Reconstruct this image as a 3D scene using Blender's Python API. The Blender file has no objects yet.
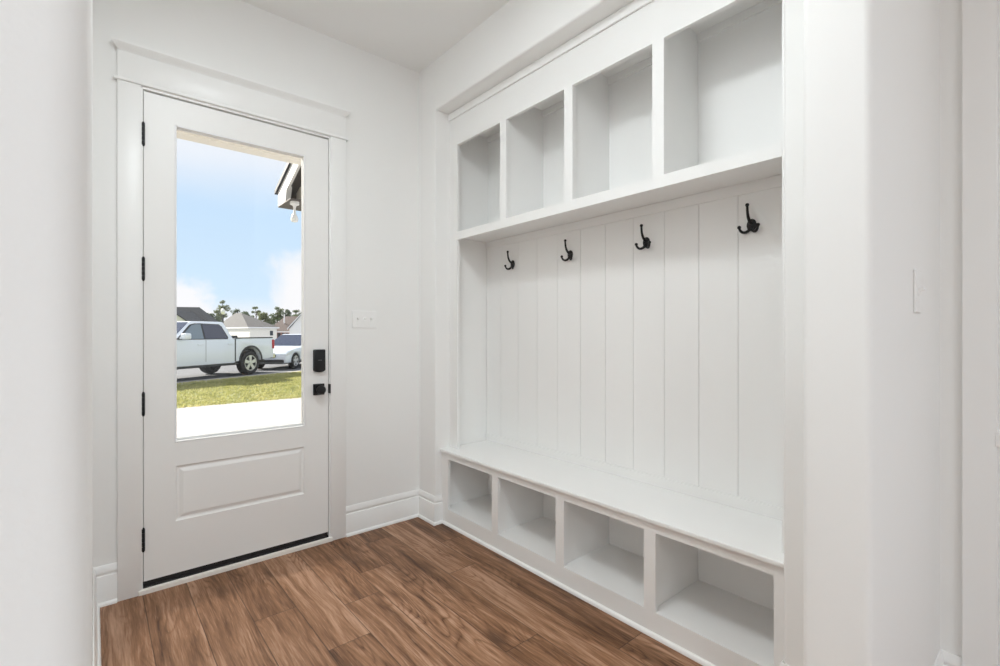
import bpy, bmesh, math, random
from mathutils import Vector, Matrix, noise as mnoise

random.seed(7)
SC = bpy.context.scene
COL = SC.collection
PI = math.pi

# ------------------------------------------------------------------ materials
def new_mat(name):
    m = bpy.data.materials.new(name)
    m.use_nodes = True
    nt = m.node_tree
    for n in list(nt.nodes):
        nt.nodes.remove(n)
    out = nt.nodes.new('ShaderNodeOutputMaterial')
    return m, nt, out

def principled(name, col, rough=0.5, metal=0.0, bump=0.0, bump_scale=200.0, coat=0.0, var=0.0, var_scale=3.0, spec=0.5):
    m, nt, out = new_mat(name)
    b = nt.nodes.new('ShaderNodeBsdfPrincipled')
    b.inputs['Base Color'].default_value = (*col, 1)
    b.inputs['Roughness'].default_value = rough
    b.inputs['Metallic'].default_value = metal
    b.inputs['Specular IOR Level'].default_value = spec
    if coat:
        b.inputs['Coat Weight'].default_value = coat
        b.inputs['Coat Roughness'].default_value = 0.06
    nt.links.new(b.outputs[0], out.inputs[0])
    if bump or var:
        tc = nt.nodes.new('ShaderNodeTexCoord')
    if bump:
        nz = nt.nodes.new('ShaderNodeTexNoise')
        nz.inputs['Scale'].default_value = bump_scale
        nz.inputs['Detail'].default_value = 3
        nt.links.new(tc.outputs['Object'], nz.inputs['Vector'])
        bp = nt.nodes.new('ShaderNodeBump')
        bp.inputs['Strength'].default_value = bump
        bp.inputs['Distance'].default_value = 0.002
        nt.links.new(nz.outputs[0], bp.inputs['Height'])
        nt.links.new(bp.outputs[0], b.inputs['Normal'])
    if var:
        n2 = nt.nodes.new('ShaderNodeTexNoise')
        n2.inputs['Scale'].default_value = var_scale
        n2.inputs['Detail'].default_value = 5
        nt.links.new(tc.outputs['Object'], n2.inputs['Vector'])
        mx = nt.nodes.new('ShaderNodeMix'); mx.data_type = 'RGBA'
        mx.inputs['A'].default_value = (*[max(0, c * (1 - var)) for c in col], 1)
        mx.inputs['B'].default_value = (*[min(1, c * (1 + var)) for c in col], 1)
        nt.links.new(n2.outputs[0], mx.inputs['Factor'])
        nt.links.new(mx.outputs['Result'], b.inputs['Base Color'])
    return m

def glass_mat(name, tint=(1, 1, 1), refl=0.05):
    m, nt, out = new_mat(name)
    t = nt.nodes.new('ShaderNodeBsdfTransparent'); t.inputs[0].default_value = (*tint, 1)
    g = nt.nodes.new('ShaderNodeBsdfGlossy'); g.inputs['Roughness'].default_value = 0.01
    mx = nt.nodes.new('ShaderNodeMixShader'); mx.inputs[0].default_value = refl
    nt.links.new(t.outputs[0], mx.inputs[1]); nt.links.new(g.outputs[0], mx.inputs[2])
    nt.links.new(mx.outputs[0], out.inputs[0])
    return m

def emit_mat(name, col, s):
    m, nt, out = new_mat(name)
    e = nt.nodes.new('ShaderNodeEmission')
    e.inputs[0].default_value = (*col, 1); e.inputs[1].default_value = s
    nt.links.new(e.outputs[0], out.inputs[0])
    return m

class NG:
    """tiny helper for wiring math nodes"""
    def __init__(s, nt): s.nt = nt
    def n(s, t, **kw):
        x = s.nt.nodes.new(t)
        for k, v in kw.items(): setattr(x, k, v)
        return x
    def put(s, sock, v):
        if isinstance(v, (int, float)): sock.default_value = v
        elif isinstance(v, (tuple, list)): sock.default_value = v
        else: s.nt.links.new(v, sock)
    def m(s, op, a, b=0.0, c=None):
        x = s.n('ShaderNodeMath', operation=op)
        s.put(x.inputs[0], a); s.put(x.inputs[1], b)
        if c is not None: s.put(x.inputs[2], c)
        return x.outputs[0]
    def xyz(s, x, y, z):
        c = s.n('ShaderNodeCombineXYZ')
        s.put(c.inputs[0], x); s.put(c.inputs[1], y); s.put(c.inputs[2], z)
        return c.outputs[0]
    def noise(s, vec, scale=1.0, detail=4, rough=0.5, dist=0.0):
        x = s.n('ShaderNodeTexNoise')
        s.put(x.inputs['Vector'], vec); x.inputs['Scale'].default_value = scale
        x.inputs['Detail'].default_value = detail; x.inputs['Roughness'].default_value = rough
        x.inputs['Distortion'].default_value = dist
        return x.outputs[0]
    def ramp(s, fac, stops, interp='LINEAR'):
        r = s.n('ShaderNodeValToRGB'); r.color_ramp.interpolation = interp
        el = r.color_ramp.elements
        while len(el) < len(stops): el.new(0.5)
        for e, (p, c) in zip(el, stops):
            e.position = p; e.color = (*c, 1) if len(c) == 3 else c
        s.put(r.inputs[0], fac)
        return r.outputs[0]
    def mix(s, f, a, b, blend='MIX'):
        x = s.n('ShaderNodeMix', data_type='RGBA', blend_type=blend)
        s.put(x.inputs['Factor'], f); s.put(x.inputs['A'], a); s.put(x.inputs['B'], b)
        return x.outputs['Result']

def wood_floor_mat():
    m, nt, out = new_mat('wood_plank_floor')
    g = NG(nt)
    tc = g.n('ShaderNodeTexCoord')
    sp = g.n('ShaderNodeSeparateXYZ'); nt.links.new(tc.outputs['Object'], sp.inputs[0])
    X, Y = sp.outputs[0], sp.outputs[1]
    W, L = 0.18, 1.30
    u = g.m('DIVIDE', g.m('SUBTRACT', X, 0.005), W)
    ci = g.m('FLOOR', u)
    fu = g.m('FRACT', u)
    # end joints: one lookup value per board column
    joints = [1.55, 1.70, 1.80, 1.68, 2.327, 1.92, 2.195, 2.43, 1.45, 2.12, 1.167, 1.9, 1.3, 2.2, 1.0, 1.7]
    lut = [((-1 + k + 0.0) , (-j) % L / L) for k, j in enumerate(joints)]
    fac = g.m('DIVIDE', g.m('ADD', ci, 1.5), 16.0)
    offc = g.ramp(fac, [((k) / 16.0, (o, o, o)) for k, (_, o) in enumerate(lut)], 'CONSTANT')
    v = g.m('ADD', g.m('DIVIDE', Y, L), offc)
    ri = g.m('FLOOR', v)
    fv = g.m('FRACT', v)
    w2 = g.n('ShaderNodeTexWhiteNoise', noise_dimensions='2D')
    g.put(w2.inputs['Vector'], g.xyz(ci, ri, 0))
    s2 = g.n('ShaderNodeSeparateColor'); nt.links.new(w2.outputs['Color'], s2.inputs[0])
    ra, rb, rc = s2.outputs[0], s2.outputs[1], s2.outputs[2]
    ox = g.m('MULTIPLY', ra, 31.0); oy = g.m('MULTIPLY', rb, 47.0)
    px = g.m('ADD', X, ox); py = g.m('ADD', Y, oy)
    # broad streaks, wobbling along the board
    wob = g.noise(g.xyz(g.m('MULTIPLY', px, 3.0), g.m('MULTIPLY', py, 1.6), rc), 1.0, 3, 0.5, 0.0)
    pxw = g.m('ADD', px, g.m('MULTIPLY', wob, 0.07))
    n1 = g.noise(g.xyz(g.m('MULTIPLY', pxw, 16.0), g.m('MULTIPLY', py, 1.3), rc), 1.0, 6, 0.62, 0.7)
    n2 = g.noise(g.xyz(g.m('MULTIPLY', pxw, 55.0), g.m('MULTIPLY', py, 2.6), ra), 1.0, 5, 0.65, 0.4)
    # cathedral grain: rings of a stretched noise field
    fld = g.noise(g.xyz(g.m('MULTIPLY', px, 6.0), g.m('MULTIPLY', py, 0.9), g.m('MULTIPLY', rc, 9.0)), 1.0, 2, 0.4, 0.2)
    ring = g.m('ABSOLUTE', g.m('SINE', g.m('MULTIPLY', fld, 95.0)))
    ring = g.m('POWER', ring, 0.5)
    area = g.noise(g.xyz(g.m('MULTIPLY', px, 6.0), g.m('MULTIPLY', py, 1.7), 3.0), 1.0, 2, 0.5, 0.0)
    area = g.ramp(area, [(0.46, (0, 0, 0)), (0.62, (1, 1, 1))])
    # fine pores
    n3 = g.noise(g.xyz(g.m('MULTIPLY', px, 190.0), g.m('MULTIPLY', py, 9.0), 0.0), 1.0, 3, 0.6, 0.2)
    # knots
    vo = g.n('ShaderNodeTexVoronoi')
    g.put(vo.inputs['Vector'], g.xyz(g.m('MULTIPLY', px, 5.0), g.m('MULTIPLY', py, 2.3), 0.0)); vo.inputs['Scale'].default_value = 0.95
    kd = g.m('ADD', vo.outputs['Distance'], g.m('MULTIPLY', g.m('SUBTRACT', n1, 0.5), 0.20))
    knot = g.ramp(kd, [(0.03, (0, 0, 0)), (0.20, (1, 1, 1))], 'EASE')
    t = g.m('ADD', g.m('MULTIPLY', n1, 0.62), g.m('MULTIPLY', n2, 0.42))
    t = g.m('ADD', t, g.m('MULTIPLY', g.m('MULTIPLY', g.m('SUBTRACT', ring, 0.75), area), 0.15))
    t = g.m('ADD', t, g.m('MULTIPLY', n3, 0.20))
    t = g.m('ADD', t, g.m('MULTIPLY', g.m('SUBTRACT', rc, 0.5), 0.10))
    base = g.ramp(g.m('SUBTRACT', t, 0.10), [(0.36, (0.074, 0.030, 0.013)), (0.46, (0.178, 0.083, 0.038)),
                                          (0.56, (0.298, 0.153, 0.081)), (0.68, (0.475, 0.286, 0.186))])
    base = g.mix(g.m('MULTIPLY', g.m('SUBTRACT', 1.0, knot), 0.72), base, (0.070, 0.031, 0.015, 1))
    base = g.mix(g.m('MULTIPLY', g.m('GREATER_THAN', n3, 0.63), 0.22), base, (0.44, 0.30, 0.21, 1))
    # seams
    ex = g.m('MULTIPLY', g.m('MINIMUM', fu, g.m('SUBTRACT', 1.0, fu)), W)
    ey = g.m('MULTIPLY', g.m('MINIMUM', fv, g.m('SUBTRACT', 1.0, fv)), L)
    e = g.m('MINIMUM', ex, ey)
    seam = g.ramp(g.m('DIVIDE', e, 0.004), [(0.2, (0, 0, 0)), (0.7, (1, 1, 1))])
    base = g.mix(g.m('MULTIPLY', g.m('SUBTRACT', 1.0, seam), 0.72), base, (0.045, 0.022, 0.012, 1))
    b = g.n('ShaderNodeBsdfPrincipled')
    nt.links.new(base, b.inputs['Base Color'])
    g.put(b.inputs['Roughness'], g.m('ADD', 0.40, g.m('MULTIPLY', n3, 0.16)))
    b.inputs['Specular IOR Level'].default_value = 0.38
    h = g.m('ADD', g.m('MULTIPLY', seam, 1.0), g.m('MULTIPLY', n3, 0.22))
    bp = g.n('ShaderNodeBump'); bp.inputs['Strength'].default_value = 0.35; bp.inputs['Distance'].default_value = 0.0015
    nt.links.new(h, bp.inputs['Height']); nt.links.new(bp.outputs[0], b.inputs['Normal'])
    nt.links.new(b.outputs[0], out.inputs[0])
    return m

def shingle_mat(name, c1, c2, scale=5.0):
    m, nt, out = new_mat(name)
    g = NG(nt)
    tc = g.n('ShaderNodeTexCoord')
    br = g.n('ShaderNodeTexBrick')
    nt.links.new(tc.outputs['Object'], br.inputs['Vector'])
    br.inputs['Scale'].default_value = scale
    br.inputs['Color1'].default_value = (*c1, 1); br.inputs['Color2'].default_value = (*c2, 1)
    br.inputs['Mortar'].default_value = (*[c * 0.7 for c in c1], 1)
    br.inputs['Mortar Size'].default_value = 0.02
    b = g.n('ShaderNodeBsdfPrincipled'); b.inputs['Roughness'].default_value = 0.9
    nt.links.new(br.outputs['Color'], b.inputs['Base Color'])
    nt.links.new(b.outputs[0], out.inputs[0])
    return m

M = {}
M['wall'] = principled('wall_paint', (0.865, 0.863, 0.850), 0.62, bump=0.12, bump_scale=260)
M['ceil'] = principled('ceiling_paint', (0.875, 0.873, 0.862), 0.85, bump=0.15, bump_scale=180)
M['trim'] = principled('trim_paint', (0.875, 0.873, 0.862), 0.34, bump=0.05, bump_scale=60)
M['cab'] = principled('cabinet_paint', (0.875, 0.873, 0.862), 0.42, bump=0.06, bump_scale=90)
M['door'] = principled('door_paint', (0.865, 0.86, 0.845), 0.38, bump=0.05, bump_scale=80)
M['black'] = principled('matte_black_metal', (0.012, 0.012, 0.014), 0.42, metal=0.3)
M['rubber'] = principled('black_rubber', (0.014, 0.013, 0.014), 0.6)
M['grey_mark'] = principled('grey_mark', (0.16, 0.16, 0.17), 0.5)
M['glass'] = glass_mat('clear_glass', (0.985, 0.99, 0.99), 0.02)
M['plate'] = principled('switch_plastic', (0.88, 0.878, 0.867), 0.3)
M['steel'] = principled('satin_metal', (0.55, 0.55, 0.54), 0.35, metal=0.9)
M['floor'] = wood_floor_mat()
M['lamp_on'] = emit_mat('lamp_diffuser', (0.95, 0.98, 1.0), 5.0)
M['concrete'] = principled('concrete', (0.41, 0.385, 0.355), 0.85, bump=0.3, bump_scale=40, var=0.05, var_scale=1.2)
M['asphalt'] = principled('pale_asphalt', (0.105, 0.108, 0.118), 0.85, bump=0.3, bump_scale=60, var=0.12, var_scale=2)
M['earth'] = principled('lawn_earth', (0.23, 0.24, 0.09), 0.95, var=0.35, var_scale=4)
M['white_car'] = principled('white_car_paint', (0.78, 0.83, 0.90), 0.28, coat=0.6)
M['tint'] = principled('tinted_glass', (0.022, 0.034, 0.075), 0.08, spec=0.8)
M['clear_tint'] = principled('pale_car_glass', (0.16, 0.22, 0.28), 0.08, spec=0.8)
M['tyre'] = principled('tyre_rubber', (0.018, 0.018, 0.02), 0.75)
M['alloy'] = principled('alloy_rim', (0.62, 0.63, 0.65), 0.3, metal=0.75)
M['chrome'] = principled('chrome', (0.62, 0.62, 0.63), 0.18, metal=1.0)
M['dark_plastic'] = principled('dark_plastic', (0.03, 0.032, 0.036), 0.55)
M['red_lens'] = principled('red_lens', (0.42, 0.02, 0.03), 0.2)
M['lens'] = principled('clear_lens', (0.72, 0.76, 0.8), 0.12, spec=0.8)
M['grey_roof'] = shingle_mat('grey_shingles', (0.085, 0.083, 0.084), (0.11, 0.107, 0.106))
M['navy_roof'] = shingle_mat('charcoal_shingles', (0.075, 0.077, 0.085), (0.095, 0.097, 0.105))
M['brown_roof'] = shingle_mat('brown_shingles', (0.15, 0.118, 0.105), (0.19, 0.15, 0.135))
M['cream_siding'] = principled('cream_siding', (0.80, 0.765, 0.69), 0.8, var=0.04)
M['white_siding'] = principled('white_siding', (0.84, 0.825, 0.80), 0.75, var=0.03)
M['brick'] = shingle_mat('red_brick', (0.36, 0.19, 0.15), (0.44, 0.26, 0.21), 14)
M['house_glass'] = principled('dark_window_glass', (0.04, 0.05, 0.06), 0.1)
M['soffit'] = principled('porch_soffit', (0.89, 0.86, 0.81), 0.7)
M['dark_soffit'] = principled('brown_vented_soffit', (0.085, 0.075, 0.07), 0.7)
M['beige_trim'] = principled('beige_trim', (0.56, 0.52, 0.46), 0.7)
M['fascia'] = principled('white_fascia', (0.85, 0.85, 0.86), 0.5)
M['dark_edge'] = principled('dark_roof_edge', (0.02, 0.022, 0.03), 0.6)
M['bark'] = principled('bark', (0.12, 0.085, 0.06), 0.9, var=0.3, var_scale=8)
M['pole'] = principled('dark_pole', (0.05, 0.055, 0.06), 0.5)
M['globe'] = principled('opal_globe', (0.86, 0.86, 0.85), 0.25)
for k, c in (('leaf_a', (0.15, 0.18, 0.10)), ('leaf_b', (0.20, 0.22, 0.135)), ('leaf_c', (0.13, 0.155, 0.11))):
    m, nt, out = new_mat(k)
    g = NG(nt)
    d = g.n('ShaderNodeBsdfDiffuse'); tl = g.n('ShaderNodeBsdfTranslucent'); mx = g.n('ShaderNodeMixShader')
    oi = g.n('ShaderNodeTexCoord')
    nz = g.noise(oi.outputs['Object'], 1.2, 3)
    c2 = g.mix(nz, (*[x * 0.7 for x in c], 1), (*[min(1, x * 1.35) for x in c], 1))
    nt.links.new(c2, d.inputs[0]); nt.links.new(c2, tl.inputs[0])
    mx.inputs[0].default_value = 0.35
    nt.links.new(d.outputs[0], mx.inputs[1]); nt.links.new(tl.outputs[0], mx.inputs[2])
    nt.links.new(mx.outputs[0], out.inputs[0])
    M[k] = m
m, nt, out = new_mat('grass_blades')
g = NG(nt)
tc = g.n('ShaderNodeTexCoord')
nz = g.noise(tc.outputs['Object'], 2.3, 5, 0.65)
nz2 = g.noise(tc.outputs['Object'], 22.0, 2, 0.6)
cg = g.ramp(g.m('ADD', g.m('MULTIPLY', nz, 0.6), g.m('MULTIPLY', nz2, 0.4)),
            [(0.3, (0.18, 0.22, 0.07)), (0.5, (0.40, 0.39, 0.155)), (0.7, (0.60, 0.53, 0.28))])
d = g.n('ShaderNodeBsdfDiffuse'); tl = g.n('ShaderNodeBsdfTranslucent'); mx = g.n('ShaderNodeMixShader')
nt.links.new(cg, d.inputs[0]); nt.links.new(cg, tl.inputs[0]); mx.inputs[0].default_value = 0.45
nt.links.new(d.outputs[0], mx.inputs[1]); nt.links.new(tl.outputs[0], mx.inputs[2]); nt.links.new(mx.outputs[0], out.inputs[0])
M['grass'] = m

# ------------------------------------------------------------------ mesh helpers
def link(name, me, mat, parent=None):
    o = bpy.data.objects.new(name, me)
    COL.objects.link(o)
    if mat is not None:
        me.materials.append(M[mat] if isinstance(mat, str) else mat)
    if parent is not None:
        o.parent = parent
    return o

def obj(name, bm, mat, parent=None, smooth=None):
    me = bpy.data.meshes.new(name)
    bmesh.ops.recalc_face_normals(bm, faces=bm.faces[:])
    bm.to_mesh(me); bm.free()
    if smooth is not None:
        for p in me.polygons: p.use_smooth = True
        me.set_sharp_from_angle(angle=math.radians(smooth))
    return link(name, me, mat, parent)

def add_box(bm, x0, x1, y0, y1, z0, z1, bev=0.0, seg=2):
    t = bmesh.new()
    r = bmesh.ops.create_cube(t, size=1)
    for v in t.verts:
        v.co = Vector(((x0 + x1) / 2 + v.co.x * (x1 - x0), (y0 + y1) / 2 + v.co.y * (y1 - y0), (z0 + z1) / 2 + v.co.z * (z1 - z0)))
    if bev:
        bmesh.ops.bevel(t, geom=t.edges[:], offset=bev, segments=seg, profile=0.5, affect='EDGES')
    merge(bm, t)

def merge(bm, t, mtx=None):
    mp = {}
    for v in t.verts:
        mp[v] = bm.verts.new(mtx @ v.co if mtx is not None else v.co)
    for f in t.faces:
        try: bm.faces.new([mp[v] for v in f.verts])
        except ValueError: pass
    t.free()

def boxes_each(name, lst, mat, parent=None, bev=0.0015):
    return [boxes(name, [b], mat, parent, bev) for b in lst]

def boxes(name, lst, mat, parent=None, bev=0.0015):
    bm = bmesh.new()
    for b in lst: add_box(bm, *b, bev=bev)
    return obj(name, bm, mat, parent)

def add_prism(bm, poly, axis, a, b, bev=0.0):
    """poly = 2D points; axis 'z' -> (x,y), 'y' -> (x,z), 'x' -> (y,z), extruded from a to b"""
    t = bmesh.new()
    def P(p, h):
        return Vector((p[0], p[1], h)) if axis == 'z' else Vector((p[0], h, p[1])) if axis == 'y' else Vector((h, p[0], p[1]))
    lo = [t.verts.new(P(p, a)) for p in poly]; hi = [t.verts.new(P(p, b)) for p in poly]
    t.faces.new(lo); t.faces.new(hi)
    n = len(poly)
    for i in range(n):
        t.faces.new([lo[i], lo[(i + 1) % n], hi[(i + 1) % n], hi[i]])
    bmesh.ops.recalc_face_normals(t, faces=t.faces[:])
    if bev:
        es = [e for e in t.edges if (e.verts[0] in lo) == (e.verts[1] in lo)]
        bmesh.ops.bevel(t, geom=es, offset=bev, segments=2, profile=0.5, affect='EDGES')
    merge(bm, t)

def arc(cx, cy, r, a0, a1, n=8):
    return [(cx + r * math.cos(math.radians(a0 + (a1 - a0) * i / n)), cy + r * math.sin(math.radians(a0 + (a1 - a0) * i / n))) for i in range(n + 1)]

def sweep(bm, path, prof, side=1):
    """mitred horizontal sweep; prof = [(offset,z)], offset to the left (side=1) of the path direction"""
    n = len(path); rings = []
    pts = [Vector(p) for p in path]
    for i in range(n):
        d0 = (pts[i] - pts[i - 1]).normalized() if i > 0 else None
        d1 = (pts[i + 1] - pts[i]).normalized() if i < n - 1 else None
        n0 = Vector((-d0.y, d0.x)) * side if d0 else None
        n1 = Vector((-d1.y, d1.x)) * side if d1 else None
        if n0 is None: mv = n1
        elif n1 is None: mv = n0
        else: mv = (n0 + n1) / (1 + n0.dot(n1))
        rings.append([bm.verts.new((pts[i].x + mv.x * o, pts[i].y + mv.y * o, z)) for o, z in prof])
    k = len(prof)
    for i in range(n - 1):
        for j in range(k):
            bm.faces.new([rings[i][j], rings[i][(j + 1) % k], rings[i + 1][(j + 1) % k], rings[i + 1][j]])
    bm.faces.new(rings[0]); bm.faces.new(rings[-1])

def add_lathe(bm, prof, n=24, mtx=None):
    """prof [(r,z)] around z"""
    t = bmesh.new()
    rings = []
    for r, z in prof:
        if r < 1e-6: rings.append([t.verts.new((0, 0, z))])
        else: rings.append([t.verts.new((r * math.cos(2 * PI * i / n), r * math.sin(2 * PI * i / n), z)) for i in range(n)])
    for a, b in zip(rings, rings[1:]):
        for i in range(n):
            j = (i + 1) % n
            if len(a) == 1 and len(b) == 1: continue
            if len(a) == 1: t.faces.new([a[0], b[i], b[j]])
            elif len(b) == 1: t.faces.new([a[i], a[j], b[0]])
            else: t.faces.new([a[i], a[j], b[j], b[i]])
    merge(bm, t, mtx)

def add_tube(bm, pts, rad, n=10, flat=1.0):
    """tube along a 3D polyline with radius per point"""
    pts = [Vector(p) for p in pts]
    if not isinstance(rad, (list, tuple)): rad = [rad] * len(pts)
    rings = []; up = Vector((0.13, 0.21, 0.97)).normalized(); side = None
    for i, p in enumerate(pts):
        d = (pts[min(i + 1, len(pts) - 1)] - pts[max(i - 1, 0)]).normalized()
        if side is None: side = d.cross(up).normalized()
        else: side = (side - d * side.dot(d)).normalized()
        w = d.cross(side)
        rings.append([bm.verts.new(p + (side * math.cos(2 * PI * k / n) + w * math.sin(2 * PI * k / n) * flat) * rad[i]) for k in range(n)])
    for a, b in zip(rings, rings[1:]):
        for k in range(n):
            bm.faces.new([a[k], a[(k + 1) % n], b[(k + 1) % n], b[k]])
    bm.faces.new(rings[0]); bm.faces.new(rings[-1])

def add_ball(bm, c, r, sc=(1, 1, 1), sub=2):
    t = bmesh.new(); bmesh.ops.create_icosphere(t, subdivisions=sub, radius=r)
    merge(bm, t, Matrix.Translation(c) @ Matrix.Diagonal((*sc, 1)))

def bez(p0, p1, p2, p3, n=10):
    p0, p1, p2, p3 = map(Vector, (p0, p1, p2, p3))
    return [p0 * (1 - t) ** 3 + p1 * 3 * t * (1 - t) ** 2 + p2 * 3 * t * t * (1 - t) + p3 * t ** 3 for t in [i / n for i in range(n + 1)]]

def empty(name, loc=(0, 0, 0), rz=0.0):
    o = bpy.data.objects.new(name, None); COL.objects.link(o)
    o.empty_display_size = 0.1
    o.location = loc; o.rotation_euler = (0, 0, rz)
    return o

def tag(o, label, cat, group=None, kind=None):
    o['label'] = label; o['category'] = cat
    if group: o['group'] = group
    if kind: o['kind'] = kind
    return o

def struct(o):
    o['kind'] = 'structure'
    return o

def copy_tree(o, parent=None):
    c = o.copy(); COL.objects.link(c)
    if parent is not None: c.parent = parent
    for ch in list(o.children): copy_tree(ch, c)
    return c

# ------------------------------------------------------------------ dimensions
CAM_H = 1.284
CEIL = 3.12
YD = 2.94          # inner face of the wall with the exterior door
XR = 1.754         # face of the wall round the built-in
NY0, NY1 = 0.604, 2.735   # niche of the built-in
Y0, Y1 = 0.276, 0.414     # wall with the wide opening the camera looks through
XJ = 1.323         # right jamb of that opening
XH = 2.246         # hall right wall
BN = 0.016

# ------------------------------------------------------------------ room shell
struct(boxes('floor', [(-2.7, 2.6, -4.3, YD + 0.02, -0.12, 0.0)], 'floor', bev=0))
struct(boxes('ceiling', [(-2.7, 2.6, -4.3, YD + 0.16, CEIL, CEIL + 0.12)], 'ceil', bev=0))

bm = bmesh.new()
XL = -0.0018
add_prism(bm, [(-2.5, Y0)] + arc(XL - BN, Y0 + BN, BN, -90, 0) + [(XL, YD), (-0.14, YD), (-0.14, Y1), (-2.5, Y1)], 'z', 0, CEIL)
struct(obj('wall_left', bm, 'wall', smooth=30))

DX0, DX1, DZ = 0.187, 1.109, 2.485      # rough door opening
bm = bmesh.new()
for b in ((-0.14, DX0 - 0.02, YD, YD + 0.15, 0, CEIL), (DX1 + 0.02, 2.45, YD, YD + 0.15, 0, CEIL), (DX0 - 0.02, DX1 + 0.02, YD, YD + 0.15, DZ + 0.02, CEIL)):
    add_box(bm, *b)
bmesh.ops.remove_doubles(bm, verts=bm.verts[:], dist=1e-5)
struct(obj('wall_back', bm, 'wall'))

# wall round the built-in: far stub, header, near stub with the opening jamb, niche back
r2 = 0.012
SZ = 2.786
bm = bmesh.new()
add_prism(bm, [(2.36, YD), (XR, YD)] + arc(XR + r2, NY1 + r2, r2, 180, 270, 6) + [(2.36, NY1)], 'z', 0, CEIL)
add_prism(bm, [(XR, CEIL)] + arc(XR + r2, SZ + r2, r2, 180, 270, 6) + [(2.36, SZ), (2.36, CEIL)], 'y', NY0, NY1)
add_prism(bm, arc(XJ + BN, Y0 + BN, BN, 180, 270)[:0] + [(2.36, Y0)] + [(2.36, NY0)] + arc(XR + r2, NY0 - r2, r2, 90, 180, 6)
          + [(XR, Y1)] + arc(XJ + BN, Y1 - BN, BN, 90, 180) + arc(XJ + BN, Y0 + BN, BN, 180, 270), 'z', 0, CEIL)
add_box(bm, 2.24, 2.36, NY0, NY1, 0, SZ)
struct(obj('wall_right', bm, 'wall', smooth=30))

# hall (room the camera stands in)
HW0, HW1, HZ0, HZ1 = -2.2, 1.9, 0.12, 2.65
struct(boxes('wall_hall_left', [(-2.64, -2.5, -4.2, Y1, 0, CEIL)], 'wall', bev=0))
bm = bmesh.new()
for b in ((-2.5, HW0, -4.14, -4.0, 0, CEIL), (HW1, XH, -4.14, -4.0, 0, CEIL), (HW0, HW1, -4.14, -4.0, 0, HZ0), (HW0, HW1, -4.14, -4.0, HZ1, CEIL)):
    add_box(bm, *b)
struct(obj('wall_hall_back', bm, 'wall'))
w = struct(boxes('window_1', [(HW0, HW1, -4.12, -4.02, HZ0, HZ0 + 0.05), (HW0, HW1, -4.12, -4.02, HZ1 - 0.05, HZ1),
                              (HW0, HW0 + 0.05, -4.12, -4.02, HZ0, HZ1), (HW1 - 0.05, HW1, -4.12, -4.02, HZ0, HZ1),
                              (-0.13, -0.07, -4.12, -4.02, HZ0, HZ1)], 'trim'))
boxes('window_pane', [(HW0 + 0.04, HW1 - 0.04, -4.073, -4.067, HZ0 + 0.04, HZ1 - 0.04)], 'glass', w, bev=0)
# hall right wall with an interior door in it
D2Y1, D2Y0 = 0.115, -0.73
W2A, W2B = -3.6, -1.15
bm = bmesh.new()
for b in ((XH, XH + 0.12, D2Y1 + 0.02, Y0, 0, CEIL), (XH, XH + 0.12, W2B, D2Y0 - 0.02, 0, CEIL), (XH, XH + 0.12, -4.0, W2A, 0, CEIL), (XH, XH + 0.12, W2A, W2B, 0, 0.6), (XH, XH + 0.12, W2A, W2B, 2.6, CEIL), (XH, XH + 0.12, D2Y0 - 0.02, D2Y1 + 0.02, 2.47, CEIL)):
    add_box(bm, *b)
struct(obj('wall_hall_right', bm, 'wall'))
w = struct(boxes('window_2', [(XH + 0.02, XH + 0.10, W2A, W2B, 0.6, 0.65), (XH + 0.02, XH + 0.10, W2A, W2B, 2.55, 2.6), (XH + 0.02, XH + 0.10, W2A, W2A + 0.05, 0.65, 2.55),
                              (XH + 0.02, XH + 0.10, W2B - 0.05, W2B, 0.65, 2.55), (XH + 0.02, XH + 0.10, -2.4, -2.35, 0.65, 2.55)], 'trim'))
boxes('window_pane', [(XH + 0.057, XH + 0.063, W2A + 0.04, W2B - 0.04, 0.64, 2.56)], 'glass', w, bev=0)
CW = 0.084
bm = bmesh.new()
for ya, yb in ((D2Y1 + 0.02, D2Y1 + 0.02 + CW), (D2Y0 - 0.02 - CW, D2Y0 - 0.02)):
    add_box(bm, XH - 0.018, XH - 0.0005, ya, yb, 0, 2.47, bev=0.003)
add_box(bm, XH - 0.02, XH - 0.0005, D2Y0 - 0.02 - CW, D2Y1 + 0.02 + CW, 2.47, 2.60, bev=0.003)
for ya, yb in ((D2Y1 + 0.002, D2Y1 + 0.02), (D2Y0 - 0.02, D2Y0 - 0.002)):
    add_box(bm, XH - 0.004, XH + 0.12, ya, yb, 0, 2.47, bev=0.001)
struct(obj('trim_2', bm, 'trim'))
d2 = struct(boxes('door_2', [(XH + 0.03, XH + 0.068, D2Y0, D2Y1 - 0.002, 0.012, 2.44)], 'door'))
bm = bmesh.new()
add_lathe(bm, [(0, 0.064), (0.016, 0.062), (0.026, 0.052), (0.027, 0.042), (0.02, 0.03), (0.011, 0.022), (0.011, 0.01), (0.032, 0.008), (0.032, 0)],
          24, Matrix.Translation((XH + 0.03, D2Y1 - 0.07, 0.94)) @ Matrix.Rotation(-PI / 2, 4, 'Y'))
obj('door_knob', bm, 'steel', d2, smooth=35)
boxes('strike_lip', [(XH - 0.0195, XH + 0.006, D2Y1 + 0.012, D2Y1 + 0.026, 0.915, 0.965)], 'plate', d2, bev=0.002)

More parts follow.
